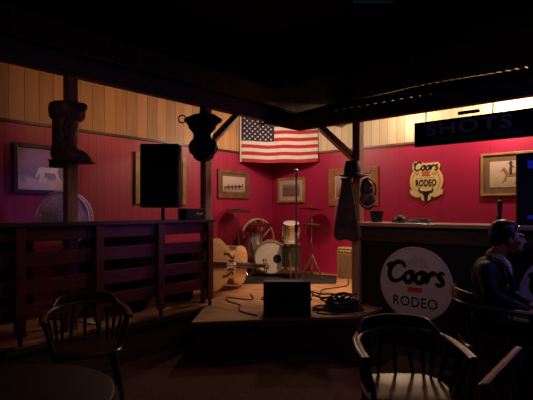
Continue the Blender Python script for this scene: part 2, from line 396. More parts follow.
picture('wide brown-matted painting of a rider on horseback above the bar', 'R', 3.615, 4.27, 1.63, 2.185, .03, .08, M['fr_gold'], M['matbrown'],
        lambda a,c: art_mat('rider_print', [(0,(.42,.36,.20)),(.25,(.52,.42,.26)),(.5,(.60,.46,.36)),(1,(.62,.50,.42))], a, c, .5, 10),
        [('horse_figure', HORSE, .03, -.02, .27, B_horse, -1), ('rider_figure', RIDER, .03, .02, .24, D_horse, 1)])

# ------------------------------------------------------------------ flag across the corner
fa, fb = Vector((.03,-.90,0)), Vector((1.05,-.05,0)); fd = fb-fa; FW = fd.length; FH = .785
t = thing('wall_flag', 'striped flag with white stars hung flat across the room corner', 'flag', (fa.x,fa.y,2.265), math.atan2(fd.y,fd.x))
def fpos(u, v, off=0):
    return (u*FW, -.012*math.sin(u*9+v*3)-.008*math.sin(u*23+1)*(1-v)-off, v*FH - .012*math.sin(u*PI) + .006*math.sin(u*14))
b = MB(); NU, NV = 50, 26; g = [[b.bm.verts.new(fpos(i/NU, j/NV)) for j in range(NV+1)] for i in range(NU+1)]
for i in range(NU):
    for j in range(NV):
        f = b.bm.faces.new((g[i][j], g[i+1][j], g[i+1][j+1], g[i][j+1]))
        row = 12-j//2
        f.material_index = 0 if row % 2 == 0 else 1
        if i < 22 and row < 7: f.material_index = 2
        if i < 1: f.material_index = 1
b.obj('cloth', [M['fred'], M['white'], M['fblue']], t, smooth=True)
b = MB()
for r in range(9):
    for c in range(6 if r % 2 == 0 else 5):
        u0 = .025+(c+(.5 if r % 2 == 0 else 1))*.415/6.1; v0 = 1-(r+.9)*(7/13)/10*1.03
        x, y, z = fpos(u0, v0, .006)
        vs = [b.bm.verts.new((x+math.sin(k*PI/5)*(.020 if k%2==0 else .009), y, z+math.cos(k*PI/5)*(.020 if k%2==0 else .009))) for k in range(10)]
        b.bm.faces.new(vs)
o = b.obj('stars', M['white'], t)

# ------------------------------------------------------------------ round beer badge on the wall, signs on the bar, hanging sign
def disc_poly(r, n=64, sx=1): return [(sx*r*math.cos(2*PI*k/n), r*math.sin(2*PI*k/n)) for k in range(n)]
COORS = [[(.02,.86),(.10,.78),(.22,.84),(.30,.95)], [(.98,.72),(.90,.90),(.66,1.0),(.36,.84),(.20,.50),(.26,.16),(.52,.0),(.82,.10),(1.02,.34)],
         [(1.24,.50),(1.06,.40),(1.06,.12),(1.22,.0),(1.40,.12),(1.42,.40),(1.24,.50),(1.36,.56),(1.52,.50)],
         [(1.80,.50),(1.62,.40),(1.62,.12),(1.78,.0),(1.96,.12),(1.98,.40),(1.80,.50),(1.94,.56),(2.12,.50)],
         [(2.16,.54),(2.20,.28),(2.14,.0)], [(2.19,.28),(2.32,.48),(2.48,.54),(2.56,.44)],
         [(2.98,.52),(2.82,.58),(2.72,.42),(2.86,.28),(2.94,.12),(2.80,-.02),(2.60,.06)]]
def script(mb, w, x, z, y0, stroke, shear=.12):
    k = w/3.0
    for st_ in COORS: mb.ribbon([((p+shear*q-1.5)*k+x, q*k+z) for p, q in st_], stroke*k, y0)
    return mb
SKULL = [(-.5,.50),(-.46,.30),(-.30,.20),(-.14,.22),(0,.18),(.14,.22),(.30,.20),(.46,.30),(.5,.50),(.56,.26),(.44,.10),(.24,.06),(.26,-.04),(.18,-.02),(.14,-.20),(.11,-.44),(.06,-.54),(-.06,-.54),(-.11,-.44),(-.14,-.20),(-.18,-.02),(-.26,-.04),(-.24,.06),(-.44,.10),(-.56,.26)]
t = thing('beer_badge', 'cream round Coors Rodeo badge with bull skull on red wall', 'sign', (2.885,-.009,1.865))
base = disc_poly(.235)
MB().prism(base, -.012, .01).obj('plate', M['cream'], t)
b = MB(); b.prism([(-.175,.13),(-.20,.19),(-.19,.26),(-.15,.285),(-.08,.275),(-.02,.255),(.10,.255),(.16,.262),(.195,.225),(.185,.17),(.165,.13)], -.013, .009)
b.obj('nameplate', M['cream'], t)
b = MB()
for s_ in (-1,1): b.prism([(s_*.09,-.16),(s_*.235,-.12),(s_*.225,-.19),(s_*.16,-.225),(s_*.10,-.235)], -.013, .009)
b.prism([(-.10,-.13),(.10,-.13),(.06,-.27),(0,-.295),(-.06,-.27)], -.0128, .0088)
b.obj('ribbon', M['cream'], t)
b = MB()
for k in range(64):
    a0, a1 = 2*PI*k/64, 2*PI*(k+1)/64
    if .25*PI < a0 < .75*PI or 1.25*PI < a0 < 1.75*PI: continue
    vs = [b.bm.verts.new((r*math.cos(a), -.0135, r*math.sin(a))) for r, a in ((.205,a0),(.205,a1),(.190,a1),(.190,a0))]; b.bm.faces.new(vs)
for zz in (.045,-.085): b.prism([(-.13,zz),(.13,zz),(.13,zz+.006),(-.13,zz+.006)], -.0142, -.012)
b.obj('ring', M['tan'], t)
script(MB(), .36, -.01, .155, -.0165, .21).obj('script_lettering', M['ink'], t)
letters('RODEO', .128, -.0165, 0, -.068, bold=.004, squash=.64, space=1.10).obj('block_lettering', M['ink'], t)
b = MB(); b.prism([(-.062,.075),(-.05,.105),(-.062,.135),(.062,.135),(.05,.105),(.062,.075)], -.0160, -.012); b.obj('banner', M['bannerred'], t)
letters('Banquet', .034, -.0175, 0, .096).obj('banner_lettering', M['cream'], t)
for s_ in (-1,1): MB().prism([(s_*.085,.085),(s_*.10,.10),(s_*.15,.083),(s_*.135,.105),(s_*.15,.13),(s_*.10,.115),(s_*.085,.13),(s_*.095,.107)], -.0155, -.012).obj('scrollwork', M['tan'], t)
MB().prism([(x*.20, z*.20-.185) for x, z in SKULL], -.0175, -.0125).obj('bull_skull', M['ink'], t)

def bar_sign(label, x, zc, r):
    t = thing('round_sign', label, 'sign', (x,-1.805,zc))
    MB().lathe([(r,0),(r,.010),(r-.006,.014),(0,.014)], RX, 72).obj('disc', M['disc'], t)
    b = MB()
    for k in range(72):
        a0, a1 = 2*PI*k/72, 2*PI*(k+1)/72
        vs = [b.bm.verts.new((q*math.cos(a), -.0152, q*math.sin(a))) for q, a in ((r*.955,a0),(r*.955,a1),(r*.93,a1),(r*.93,a0))]; b.bm.faces.new(vs)
    b.obj('rim_line', M['peak'], t)
    b = MB(); b.prism([(-.16,.17),(-.10,.25),(-.06,.22),(.0,.31),(.04,.26),(.08,.29),(.17,.17)], -.0158, -.0142); b.obj('mountain', M['peak'], t)
    script(MB(), .62, -.015, .015, -.0185, .25).obj('script_lettering', M['ink'], t)
    MB().prism([(-.085,-.085),(-.07,-.06),(-.085,-.035),(.085,-.035),(.07,-.06),(.085,-.085)], -.0165, -.0142).obj('banner', M['bannerred'], t)
    letters('RODEO', .145, -.0185, 0, -.235, bold=.001, squash=.92, space=1.06).obj('block_lettering', M['ink'], t)
bar_sign('pale round Coors Rodeo sign on bar front left of the seated man', 3.465, .685, .385)
bar_sign('pale round sign on bar front in front of the seated man', 4.80, .70, .385)

t = thing('hanging_sign', 'long black SHOTS sign hanging below the dark roof beam', 'sign', (4.19,-1.84,2.215))
MB().box((0,0,0), (1.42,.05,.245)).obj('board', M['signblack'], t, bevel=.005)
letters('SHOTS', .165, -.0265, -.20, -.022, bold=.003, squash=1.42, space=1.12).obj('lettering', M['signtxt'], t)
b = MB()
for k in range(16): b.prism([(-.52+.05*k,-.09),(-.485+.05*k,-.09),(-.485+.05*k+(.0 if k%3 else .01),-.052),(-.51+.05*k,-.052)], -.0265, -.024)
b.obj('small_print', M['signdim'], t)
for x in (-.60,.02,.60): MB().tube([(x,.0,.12),(x,.01,.24)], .006, n=6).obj('hanger', M['black'], t)
MB().box((-.19,.0,.165), (.19,.03,.028)).obj('bracket', M['black'], t)

# ------------------------------------------------------------------ bar
t = thing('bar_counter', 'long dark bar with black front and worn wooden top', 'bar', (2.78,-1.77,0))
MB().box((1.75,.20,1.29), (3.58,.56,.04)).obj('counter_top', M['bartop'], t, bevel=.008)
MB().box((1.75,-.0,1.195), (3.52,.05,.15)).obj('apron', M['barfront'], t, bevel=.004)
b = MB(); b.box((1.75,-.04,1.125), (3.52,.035,.035)); b.box((1.75,-.035,1.262), (3.52,.03,.02)); b.obj('moulding', M['barfront'], t, bevel=.006)
MB().box((1.91,0,.565), (3.19,.05,1.12)).obj('front_panel', M['blackw'], t)
MB().box((.155,0,.755), (.33,.048,.735)).obj('front_panel', M['blackw'], t)
MB().box((-.015,.0,.755), (.085,.085,.735)).obj('corner_post', M['barpost'], t, bevel=.004)
MB().box((-.005,.22,.755), (.03,.40,.735)).obj('end_panel', M['barfront'], t)
# on the bar
t = thing('black_tub', 'small black tub standing on the bar by the corner post', 'tub', (2.885,-1.52,1.31))
MB().lathe([(0,0),(.062,0),(.078,.11),(.082,.13),(.076,.13),(.058,.012),(0,.012)], n=28).obj('tub_wall', M['black'], t, smooth=True)
MB().torus((0,0,.128), .08, .006).obj('rim', M['black'], t, smooth=True)
t = thing('baseball_cap', 'black cap lying on the bar below the wall badge', 'cap', (3.16,-1.50,1.31), .5)
MB().ball((0,0,.0), (.085,.10,.085)).obj('crown', M['black'], t, smooth=True)
bm_ = t.children[0].data
for v in bm_.vertices: v.co.z = max(v.co.z, 0)
MB().slab([(-.075,-.06),(-.07,-.15),(-.03,-.185),(.03,-.185),(.07,-.15),(.075,-.06)], .004, .012).obj('peak', M['black'], t)
for k, (x, y, a, m) in enumerate(((3.40,-1.53,.2,M['paper']),(3.415,-1.515,-.15,M['blackw']),(3.39,-1.52,.45,M['paper']),(3.385,-1.525,.05,M['blackw']))):
    o = MB().box((0,0,.006), (.27-.02*k,.19-.012*k,.011)).obj('menu_folder', m, None, loc=(x,y,1.31+.0115*k), rotz=a, bevel=.002)
    tag(o, ('bottom white folder of the stack lying on the bar','second folder up, black, in the stack on the bar','third folder up, white, in the stack on the bar','top black folder of the stack lying on the bar')[k], 'folder', 'folders stacked on the bar')
t = thing('tap_handle', 'slim black beer tap standing on the bar behind the man', 'tap', (4.215,-1.62,1.31))
MB().lathe([(0,0),(.045,0),(.045,.012),(.020,.022),(.018,.09),(0,.09)], n=20).obj('base', M['black'], t, smooth=True)
MB().lathe([(0,.085),(.016,.085),(.024,.16),(.020,.225),(.010,.235),(0,.236)], n=16).obj('handle', M['black'], t, smooth=True)
MB().tube([(0,0,.07),(-.01,-.05,.075),(-.01,-.06,.05)], .007, n=8).obj('spout', M['chrome'], t, smooth=True)
t = thing('black_cabinet', 'tall black cabinet with small blue lights standing on the bar', 'cabinet', (4.555,-1.48,1.31))
MB().box((0,0,.335), (.40,.34,.67)).obj('case', M['black'], t, bevel=.02)
MB().box((-.01,-.172,.33), (.33,.008,.60)).obj('front_grille', M['blackf'], t)
MB().box((-.075,-.178,.555), (.05,.006,.075)).obj('blue_light', M['blue_led'], t)
MB().box((-.075,-.178,.075), (.05,.006,.03)).obj('blue_light', M['blue_led'], t)

# ------------------------------------------------------------------ leather gear on the posts
b = MB()   # boot: local +x = toe
b.cap((-.005,0,.16),(.0,0,.42), .105, .108); b.ball((-.02,0,.12), (.108,.085,.115)); b.ball((.07,0,.085), (.13,.078,.065)); b.cap((.08,0,.08),(.195,0,.055), .058, .034)
t = thing('decor_boot', 'big brown leather boot with folded cuff hung high on post', 'boot', (1.50,-4.53,1.825), RC)
b.blob('boot_body', M['boot'], t, .012)
b = MB(); b.lathe([(.118,.40),(.140,.425),(.146,.50),(.138,.535),(.118,.545),(.110,.50)], Matrix.Translation((.015,0,0)) @ Matrix.Diagonal((1.05,.92,1,1)), 36); b.ball((.155,-.03,.505), (.045,.04,.038)); b.obj('cuff', M['boot'], t, smooth=True)
MB().box((-.08,0,.02), (.09,.10,.06)).obj('heel', M['leather'], t, bevel=.012)
MB().prism([(-.125,.045),(-.03,.038),(.05,.018),(.23,.026),(.235,.036),(.05,.033),(-.03,.052),(-.125,.058)], -.06, .06).obj('sole', M['leather'], t)
b = MB()
for sx in (-1,1): b.tube(bez([(sx*.055,-.105,.40),(sx*.03,-.112,.32),(sx*.045,-.11,.24),(sx*.0,-.105,.17)]), .006, n=6)
b.obj('stitching', M['leatherb'], t, smooth=True)

t = thing('saddle', 'black leather saddle hung high on the railing end post', 'saddle', (1.51,-2.985,2.0), RC)
b = MB()
b.ball((0,0,.16), (.170,.09,.13)); b.ball((0,0,.29), (.10,.085,.14)); b.ball((-.01,-.01,.44), (.185,.09,.10)); b.ball((.0,0,.06), (.12,.08,.07))
b.cap((-.10,0,.48),(-.20,-.02,.46), .05,.025); b.cap((.10,0,.48),(.19,-.02,.45), .055,.03)
b.blob('seat', M['leather'], t, .014)
MB().cap((0,-.02,.50),(.0,-.05,.585), .05, .035).blob('horn', M['leather'], t, .01)
for sx in (-1,1): MB().prism([(sx*.05,.40),(sx*.13,.41),(sx*.155,.36),(sx*.095,.29),(sx*.10,.24),(sx*.155,.16),(sx*.14,.08),(sx*.06,.03),(sx*.05,.25)], -.105, -.075).obj('fender', M['leather'], t, bevel=.008)
MB().torus((-.235,-.02,.47), .042, .008, Matrix.Rotation(PI/2,3,'X')).obj('stirrup', M['leatherb'], t, smooth=True)

zc = 1.56
t = thing('cowboy_hat', 'black cowboy hat hung above chaps on the bar corner post', 'hat', (2.82,-1.90,zc+.27), RC)
b = MB(); b.lathe([(.085,.0),(.088,.06),(.082,.12),(.072,.165),(.05,.155),(0,.15)], Matrix.Translation((-.035,0,0)) @ Matrix.Diagonal((1.1,.75,1,1)), 28); b.obj('crown', M['leather'], t, smooth=True)
b = MB(); n = 36; A = []; B = []
for k in range(n):
    a = 2*PI*k/n; A.append(b.bm.verts.new((-.035+.09*math.cos(a), .066*math.sin(a), .005))); B.append(b.bm.verts.new((-.01+.175*math.cos(a), .10*math.sin(a), .03*math.cos(a)**2-.02)))
for k in range(n): b.bm.faces.new((A[k],A[(k+1)%n],B[(k+1)%n],B[k]))
o = b.obj('brim', M['leather'], t, smooth=True); q = o.modifiers.new('s','SOLIDIFY'); q.thickness = .008
MB().torus((-.035,0,.018), .089, .009, Matrix.Diagonal((1.1,.75,1.6))).obj('hat_band', M['leatherb'], t, smooth=True)
t = thing('leather_chaps', 'long brown leather chaps hanging beside the bar corner post', 'chaps', (2.794,-1.88,zc), RC)
b = MB()
b.prism([(-.14,.245),(-.04,.25),(.0,.10),(.03,-.12),(.055,-.42),(-.02,-.465),(-.10,-.44),(-.19,-.46),(-.235,-.40),(-.21,-.18),(-.17,.05)], -.045, -.005)
b.obj('leg_panel', M['leatherb'], t, bevel=.012)
MB().tube(bez([(-.055,-.05,.23),(-.03,-.052,.10),(.0,-.052,-.08),(.045,-.05,-.40)]), .006, n=6).obj('edge_piping', M['pale'], t, smooth=True)
b = MB()
for k in range(12): b.tube([(-.17-.005*k,-.03,.05-.035*k),(-.215-.004*k,-.035,.02-.037*k)], .004, n=5)
b.obj('fringe', M['leatherb'], t)
MB().tube(bez([(-.15,-.03,.235),(-.10,-.05,.225),(-.04,-.03,.24)]), .016, n=8).obj('waist_belt', M['leather'], t, smooth=True)
t = thing('saddle_bag', 'dark leather bag with pale strap hanging beside the chaps', 'bag', (2.89,-1.90,zc), RC)
b = MB(); b.ball((.06,-.01,.12), (.075,.055,.12)); b.ball((.085,-.01,.0), (.075,.06,.12)); b.ball((.03,-.01,.0), (.05,.05,.09)); b.blob('pouch', M['leatherb'], t, .012)
MB().tube(bez([(-.03,-.06,-.02),(.03,-.08,-.075),(.10,-.078,-.06),(.155,-.04,-.01)]), .011, n=8).obj('pale_strap', M['pale'], t, smooth=True)
MB().tube(bez([(0.0,-.055,.20),(.05,-.075,.235),(.12,-.05,.20),(.155,-.03,.14),(.15,-.03,.05)]), .009, n=8).obj('carry_strap', M['leather'], t, smooth=True)
for x, z in ((.055,.05),(.09,.06),(.10,.13)): MB().box((x,-.070,z), (.02,.012,.014)).obj('buckle', M['steel'], t)

# ------------------------------------------------------------------ things on the left strip of stage
t = thing('loudspeaker', 'black loudspeaker raised on a stand behind the railing', 'speaker', (1.215,-3.32,1.475), RC)
b = MB(); b.slab([(-.21,-.17),(.21,-.17),(.21,.02),(.14,.20),(-.14,.20),(-.21,.02)], 0, .69); b.obj('cabinet', M['black'], t, bevel=.02)
MB().box((0,-.173,.345), (.385,.012,.63)).obj('front_grille', M['blackf'], t, bevel=.006)
t = thing('speaker_stand', 'black tripod stand under the raised loudspeaker', 'stand', (1.215,-3.32,S), RC)
MB().tube([(0,0,.05),(0,0,1.088)], .019).obj('pole', M['black'], t, smooth=True)
MB().tube([(0,0,.55),(0,0,.64)], .030).obj('collar', M['black'], t, smooth=True)
for k in range(3):
    a = 2*PI*k/3+.5; MB().tube([(0,0,.58),(.23*math.cos(a),.23*math.sin(a),.012)], .012, n=8).obj('leg', M['black'], t)
t = thing('mixer_box', 'small black box with white lettering on the railing cap', 'box', (1.53,-3.17,S+.9625), PI/2)
MB().box((0,0,.06), (.27,.14,.12)).obj('case', M['black'], t, bevel=.008)
b = MB()
for k in range(4): b.prism([(.01+.022*k,.045+.006*(k%2)),(.026+.022*k,.05),(.030+.022*k,.08-.01*(k%3)),(.012+.022*k,.075)], -.0715, -.070)
b.obj('white_marking', M['paper'], t)
for (x, y, w, h, lab) in ((.28,-3.08,.60,.75,'added black box darkening the railing gaps under the gold-framed picture'),(.30,-3.72,.50,.76,'added black box darkening the railing gaps right of the pedestal fan'),(.30,-4.62,.50,.77,'added black box darkening the railing gaps under the white horse picture'),(.30,-5.30,.50,.77,'added black box darkening the railing gaps at the far left edge'),(1.03,-2.98,.34,.60,'tall black equipment case behind the railing under the loudspeaker'),(1.02,-3.72,.50,.30,'low black equipment case behind the railing near the white papers')):  # boxes along the wall are added to darken the gaps in the railing
    t = thing('case_or_filler', lab, 'case', (x,y,S), RC if x > .5 else PI/2)
    MB().box((0,.0,h/2), (w,.24,h)).obj('shell', M['casecloth'], t, bevel=.012)
    b = MB(); b.tube(bez([(-.07,-.125,h*.7),(-.06,-.15,h*.72),(.06,-.15,h*.72),(.07,-.125,h*.7)]), .009, n=8); b.obj('handle', M['blackf'], t, smooth=True)
b = MB()
for k in range(4):
    b.box((.05*k-.08,0,.004+.002*k), (.09,.14,.002), Matrix.Rotation(.3*k,3,'Z'))
tag(b.obj('loose_papers', M['paper'], None, loc=(1.30,-4.18,S+.002)), 'white papers lying on the stage floor behind the railing', 'papers')

t = thing('pedestal_fan', 'grey round pedestal fan standing behind the boot post', 'fan', (.90,-4.26,S), RC)
FZ = .985; b = MB()
for r in (.26,.23,.20,.17,.14,.11,.085): b.torus((0,-.07,FZ), r, .005 if r < .25 else .009, Matrix.Rotation(PI/2,3,'X'), 48, 6)
b.torus((0,.03,FZ), .26, .009, Matrix.Rotation(PI/2,3,'X'), 48, 6)
for k in range(72):
    a = 2*PI*k/72; c, s_ = math.cos(a), math.sin(a)
    b.tube([(.05*c,-.10,FZ+.05*s_),(.18*c,-.095,FZ+.18*s_),(.26*c,-.06,FZ+.26*s_),(.262*c,.02,FZ+.262*s_),(.2*c,.06,FZ+.2*s_),(.06*c,.07,FZ+.06*s_)], .0036, n=5)
b.obj('cage', M['fan'], t, smooth=True)
b = MB()
for k in range(4):
    a0 = k*PI/2; pts = []
    for r, da in ((.04,-.25),(.13,-.42),(.225,-.30),(.235,.10),(.20,.38),(.10,.40),(.04,.30)): pts.append((r*math.cos(a0+da), FZ+r*math.sin(a0+da), da))
    f = [b.bm.verts.new((x, -.02+.06*da, z)) for x, z, da in pts]; b.bm.faces.new(f)
o = b.obj('blade', M['fan'], t); q = o.modifiers.new('s','SOLIDIFY'); q.thickness = .004
MB().lathe([(0,-.08),(.055,-.08),(.06,.0),(.05,.105),(0,.11)], Matrix.Translation((0,0,FZ)) @ RX, 24).obj('hub', M['fan'], t, smooth=True)
MB().tube([(0,.06,.02),(0,.06,FZ-.02)], .016).obj('pole', M['black'], t, smooth=True)
MB().lathe([(0,0),(.20,0),(.20,.012),(.05,.035),(0,.035)], Matrix.Translation((0,.06,0)), 28).obj('base', M['black'], t, smooth=True)

# ------------------------------------------------------------------ upright bass lying on its side (long axis +y, belly faces +x)
t = thing('double_bass', 'pale wooden double bass lying on its side on stage', 'bass', (1.20,-2.27,S+.352), math.radians(16)); t.rotation_euler.x = math.radians(-7)
half = [(-.57,.0),(-.565,.12),(-.52,.24),(-.42,.315),(-.30,.325),(-.19,.285),(-.10,.235),(-.075,.245),(-.055,.205),(.0,.172),(.07,.180),(.115,.210),(.135,.240),(.16,.236),(.23,.262),(.32,.265),(.40,.24),(.455,.185),(.48,.10),(.485,.03)]
outl = [(y,z) for y, z in half] + [(y,-z) for y, z in half[::-1] if z > 0]
def plate(x0, arch, sgn, m, nm):
    b = MB(); c = b.bm.verts.new((x0+sgn*arch, -.12, 0)); prev = None; rings = []
    for f, h in ((1,0),(.93,.45),(.6,.85)):
        rings.append([b.bm.verts.new((x0+sgn*arch*h, (y+.05)*f-.05, z*f)) for y, z in outl])
    n = len(outl)
    for A, B in zip(rings, rings[1:]):
        for k in range(n): b.bm.faces.new((A[k],A[(k+1)%n],B[(k+1)%n],B[k]))
    for k in range(n): b.bm.faces.new((rings[-1][k], rings[-1][(k+1)%n], c))
    return b.obj(nm, m, t, smooth=True)
plate(.0, .03, 1, M['bass'], 'belly'); plate(-.19, .025, -1, M['bassrib'], 'back')
b = MB(); n = len(outl); A = [b.bm.verts.new((0,y,z)) for y, z in outl]; B = [b.bm.verts.new((-.19,y,z)) for y, z in outl]
for k in range(n): b.bm.faces.new((A[k],A[(k+1)%n],B[(k+1)%n],B[k]))
b.obj('ribs', M['bassrib'], t, smooth=True)
def ribx(pts, w, x):   # brush stroke lying on the belly plane
    b = MB(); b.ribbon(pts, w, -x)
    for v in b.bm.verts: v.co = Vector((-v.co.y, v.co.x, v.co.z))
    return b
for sz in (-1,1):
    ribx([(-.20,sz*.165),(-.215,sz*.145),(-.195,sz*.13),(-.14,sz*.145),(-.06,sz*.115),(-.01,sz*.085),(.03,sz*.095),(.035,sz*.115),(.01,sz*.12)], .026, .034).obj('f_hole', M['ebony'], t)
b = MB(); b.box((.055,-.075,0), (.10,.018,.13)); b.box((.03,-.075,.055), (.05,.022,.03)); b.box((.03,-.075,-.055), (.05,.022,.03)); b.box((.10,-.075,0), (.04,.014,.10)); b.obj('bridge', M['bassrib'], t, bevel=.004)
MB().box((.055,-.35,0), (.02,.36,.075)).obj('tailpiece', M['ebony'], t, bevel=.006)
b = MB(); b.tube([(.052,.12,0),(.045,.48,0),(.030,.98,0)], [.042,.036,.026], n=10); b.obj('fingerboard', M['ebony'], t, smooth=True)
b = MB(); b.tube([(-.06,.47,0),(-.03,.53,0),(.0,.62,0),(.0,.95,0),(-.01,1.01,0)], [.05,.045,.03,.026,.03], n=12); b.obj('neck', M['bassrib'], t, smooth=True)
b = MB(); b.box((-.015,1.08,0), (.055,.18,.055)); b.torus((-.03,1.19,0), .035, .022, Matrix.Rotation(PI/2,3,'Y').to_4x4() @ Matrix.Rotation(PI/2,4,'X'), 24, 8); b.ball((-.03,1.19,0),(.03,.03,.035)); b.obj('scroll', M['bassrib'], t, smooth=True)
for k, (y, sz) in enumerate(((1.03,1),(1.07,-1),(1.11,1),(1.15,-1))):
    b = MB(); b.tube([(-.01,y,0),(-.01,y,sz*.075)], .007, n=8); b.box((-.01,y,sz*.085), (.012,.035,.03)); b.obj('tuning_peg', M['brass'], t)
for k in range(4):
    z = (k-1.5)*.022; MB().tube([(.068,-.20,z*.8),(.122,-.075,z),(.075,.5,z*.75),(.050,.98,z*.5)], .0022, n=5).obj('string', M['steel'], t)
MB().tube([(-.09,-.57,0),(-.09,-.66,0)], .009, n=8).obj('end_pin', M['steel'], t)

# ------------------------------------------------------------------ drums, wheel, cymbals
o = MB().slab([(-.80,-.52),(.78,-.52),(.90,.20),(.40,.48),(-.55,.45),(-.86,.05)], 0, .006).obj('drum_rug', M['rug'], None, loc=(.96,-.93,S+.001), rotz=RC)
tag(o, 'black rug spread on the stage under the drum kit', 'rug')
DZ = S+.008
def drum(name, label, loc, rotz, r, h, rotx, legs=(), rim_m='chrome', z0=0, port=False, shell='sparkle'):
    """cylinder standing on z0; rotx tips it (pi/2 = skin faces the viewer)"""
    t = thing(name, label, 'drum', loc, rotz)
    mt = Matrix.Translation((0,0,z0)) @ Matrix.Rotation(rotx,4,'X')
    MB().lathe([(r,0),(r,h)], mt, 40).obj('shell', M[shell], t, smooth=True)
    for zz in (0, h):
        b = MB(); b.lathe([(r+.004,zz-.022),(r+.014,zz-.020),(r+.014,zz+.016),(r-.004,zz+.020),(r-.006,zz-.020),(r+.004,zz-.022)], mt, 40, False); b.obj('hoop', M[rim_m], t, smooth=True)
    MB().lathe([(0,h+.004),(r-.004,h+.004),(r-.004,h+.008),(0,h+.008)], mt, 40).obj('drum_head', M['skin_drum'], t)
    for k in range(6):
        a = 2*PI*k/6+.3; b = MB(); c, s_ = math.cos(a), math.sin(a)
        b.tube([mt @ Vector(((r+.012)*c,(r+.012)*s_,.01)), mt @ Vector(((r+.012)*c,(r+.012)*s_,h-.01))], .006, n=6)
        b.tube([mt @ Vector(((r+.012)*c,(r+.012)*s_,h*.35)), mt @ Vector(((r+.012)*c,(r+.012)*s_,h*.65))], .012, n=8); b.obj('lug', M['chrome'], t, smooth=True)
    if port:
        MB().lathe([(0,0),(.068,0),(.068,.003),(0,.003)], mt @ Matrix.Translation((.10,-.02,h+.009)), 28).obj('port_hole', M['ink'], t)
    for p in legs: MB().tube(p, .009, n=8).obj('leg', M['chrome'], t, smooth=True)
    return t
r = .252
drum('bass_drum', 'big bass drum with pale skin and black port hole', (.57,-.72,DZ), RC, r, .30, PI/2, [[(-.24,-.22,.2),(-.33,-.27,0)],[(.24,-.22,.2),(.33,-.27,0)]], 'sparkle', r+.055, True)
drum('floor_tom', 'sparkle floor tom on legs left of the bass drum', (.295,-.83,DZ), RC, .14, .38, 0, [[(.155*math.cos(a),.155*math.sin(a),.42),(.158*math.cos(a),.158*math.sin(a),0)] for a in (.4,2.5,4.6)], 'chrome', .28)
t = drum('rack_tom', 'pale sparkle tom mounted above right of the bass drum', (.90,-.60,DZ), RC, .135, .24, .30, [[(-.02,.02,.63),(-.06,.03,.56),(-.17,.02,.46)]], 'chrome', .60)
drum('floor_tom', 'low dark sparkle floor tom right of the bass drum', (1.06,-.80,DZ), RC, .145, .36, 0, [[(.158*math.cos(a),.158*math.sin(a),.40),(.165*math.cos(a),.165*math.sin(a),0)] for a in (.4,2.5,4.6)], 'chrome', .16, shell='sparkle_dark')
t = thing('drum_throne', 'round black drum stool behind the bass drum', 'stool', (.62,-.32,DZ))
MB().lathe([(0,.42),(.13,.42),(.15,.44),(.15,.48),(.12,.50),(0,.50)], n=28).obj('seat', M['black'], t, smooth=True)
MB().tube([(0,0,.12),(0,0,.43)], .014).obj('pole', M['chrome'], t, smooth=True)
for k in range(3):
    a = 2*PI*k/3+.9; MB().tube([(0,0,.25),(.2*math.cos(a),.2*math.sin(a),0)], .009, n=8).obj('leg', M['chrome'], t)
def cymbal(name, label, x, y, z, r, tilt, second=False, lean=(0,0)):
    t = thing(name, label, 'cymbal', (x,y,DZ), RC); h = z-DZ
    mt = Matrix.Translation((0,0,h)) @ Matrix.Rotation(tilt,4,'X') @ Matrix.Rotation(.07,4,'Y')
    MB().lathe([(0,.022),(.018,.020),(.03,.008),(r*.6,.0),(r,-.014),(r,-.017),(r*.6,-.003),(.03,.004),(0,.016)], mt, 40).obj('cymbal_plate', M['brass'], t, smooth=True)
    if second: MB().lathe([(0,-.05),(.03,-.045),(r*.6,-.04),(r,-.026),(r,-.029),(r*.6,-.044),(.03,-.05),(0,-.054)], mt, 40).obj('lower_plate', M['brass'], t, smooth=True)
    MB().tube([(0,0,.12),(0,0,h*.6)], .011).obj('lower_tube', M['chrome'], t, smooth=True)
    MB().tube([(0,0,h*.58),(0,0,h+.05)], .007).obj('upper_tube', M['chrome'], t, smooth=True)
    MB().ball((0,0,h+.045), .014).obj('wing_nut', M['chrome'], t, smooth=True)
    for k in range(3):
        a = 2*PI*k/3-.6; MB().tube([(0,0,.36),(.18*math.cos(a),.18*math.sin(a),.008)], .008, n=8).obj('leg', M['chrome'], t)
cymbal('crash_cymbal', 'flat cymbal high on a stand below the horse-row print', .27,-1.17,1.45,.215,.13)
cymbal('ride_cymbal', 'wide dark cymbal in front of the wagon wheel', .305,-.66,1.215,.225,.12)
cymbal('crash_cymbal', 'cymbal high on a thin stand right of the microphone pole', 1.07,-.27,1.48,.20,-.06)
cymbal('hi_hat', 'paired small cymbals lower on a stand right of the microphone pole', 1.37,-.68,1.24,.15,.0, True)
t = thing('wagon_wheel', 'wooden spoked wagon wheel leaning on the wall behind drums', 'wheel', (.05,-.475,S+.462), PI/2)
mt = Matrix.Rotation(PI/2,4,'X')
b = MB(); b.lathe([(.432,-.018),(.46,-.018),(.46,.018),(.432,.018),(.432,-.018)], mt, 56, False); b.obj('rim', M['spoke'], t, smooth=True)
for k in range(12):
    a = 2*PI*k/12+.13; MB().tube([(.05*math.cos(a),0,.05*math.sin(a)),(.2*math.cos(a),0,.2*math.sin(a)),(.42*math.cos(a),0,.42*math.sin(a))], [.014,.018,.012], n=8).obj('spoke', M['spoke'], t, smooth=True)
MB().lathe([(0,-.03),(.06,-.03),(.075,.0),(.06,.045),(.035,.055),(0,.055)], mt, 24).obj('hub', M['spoke'], t, smooth=True)

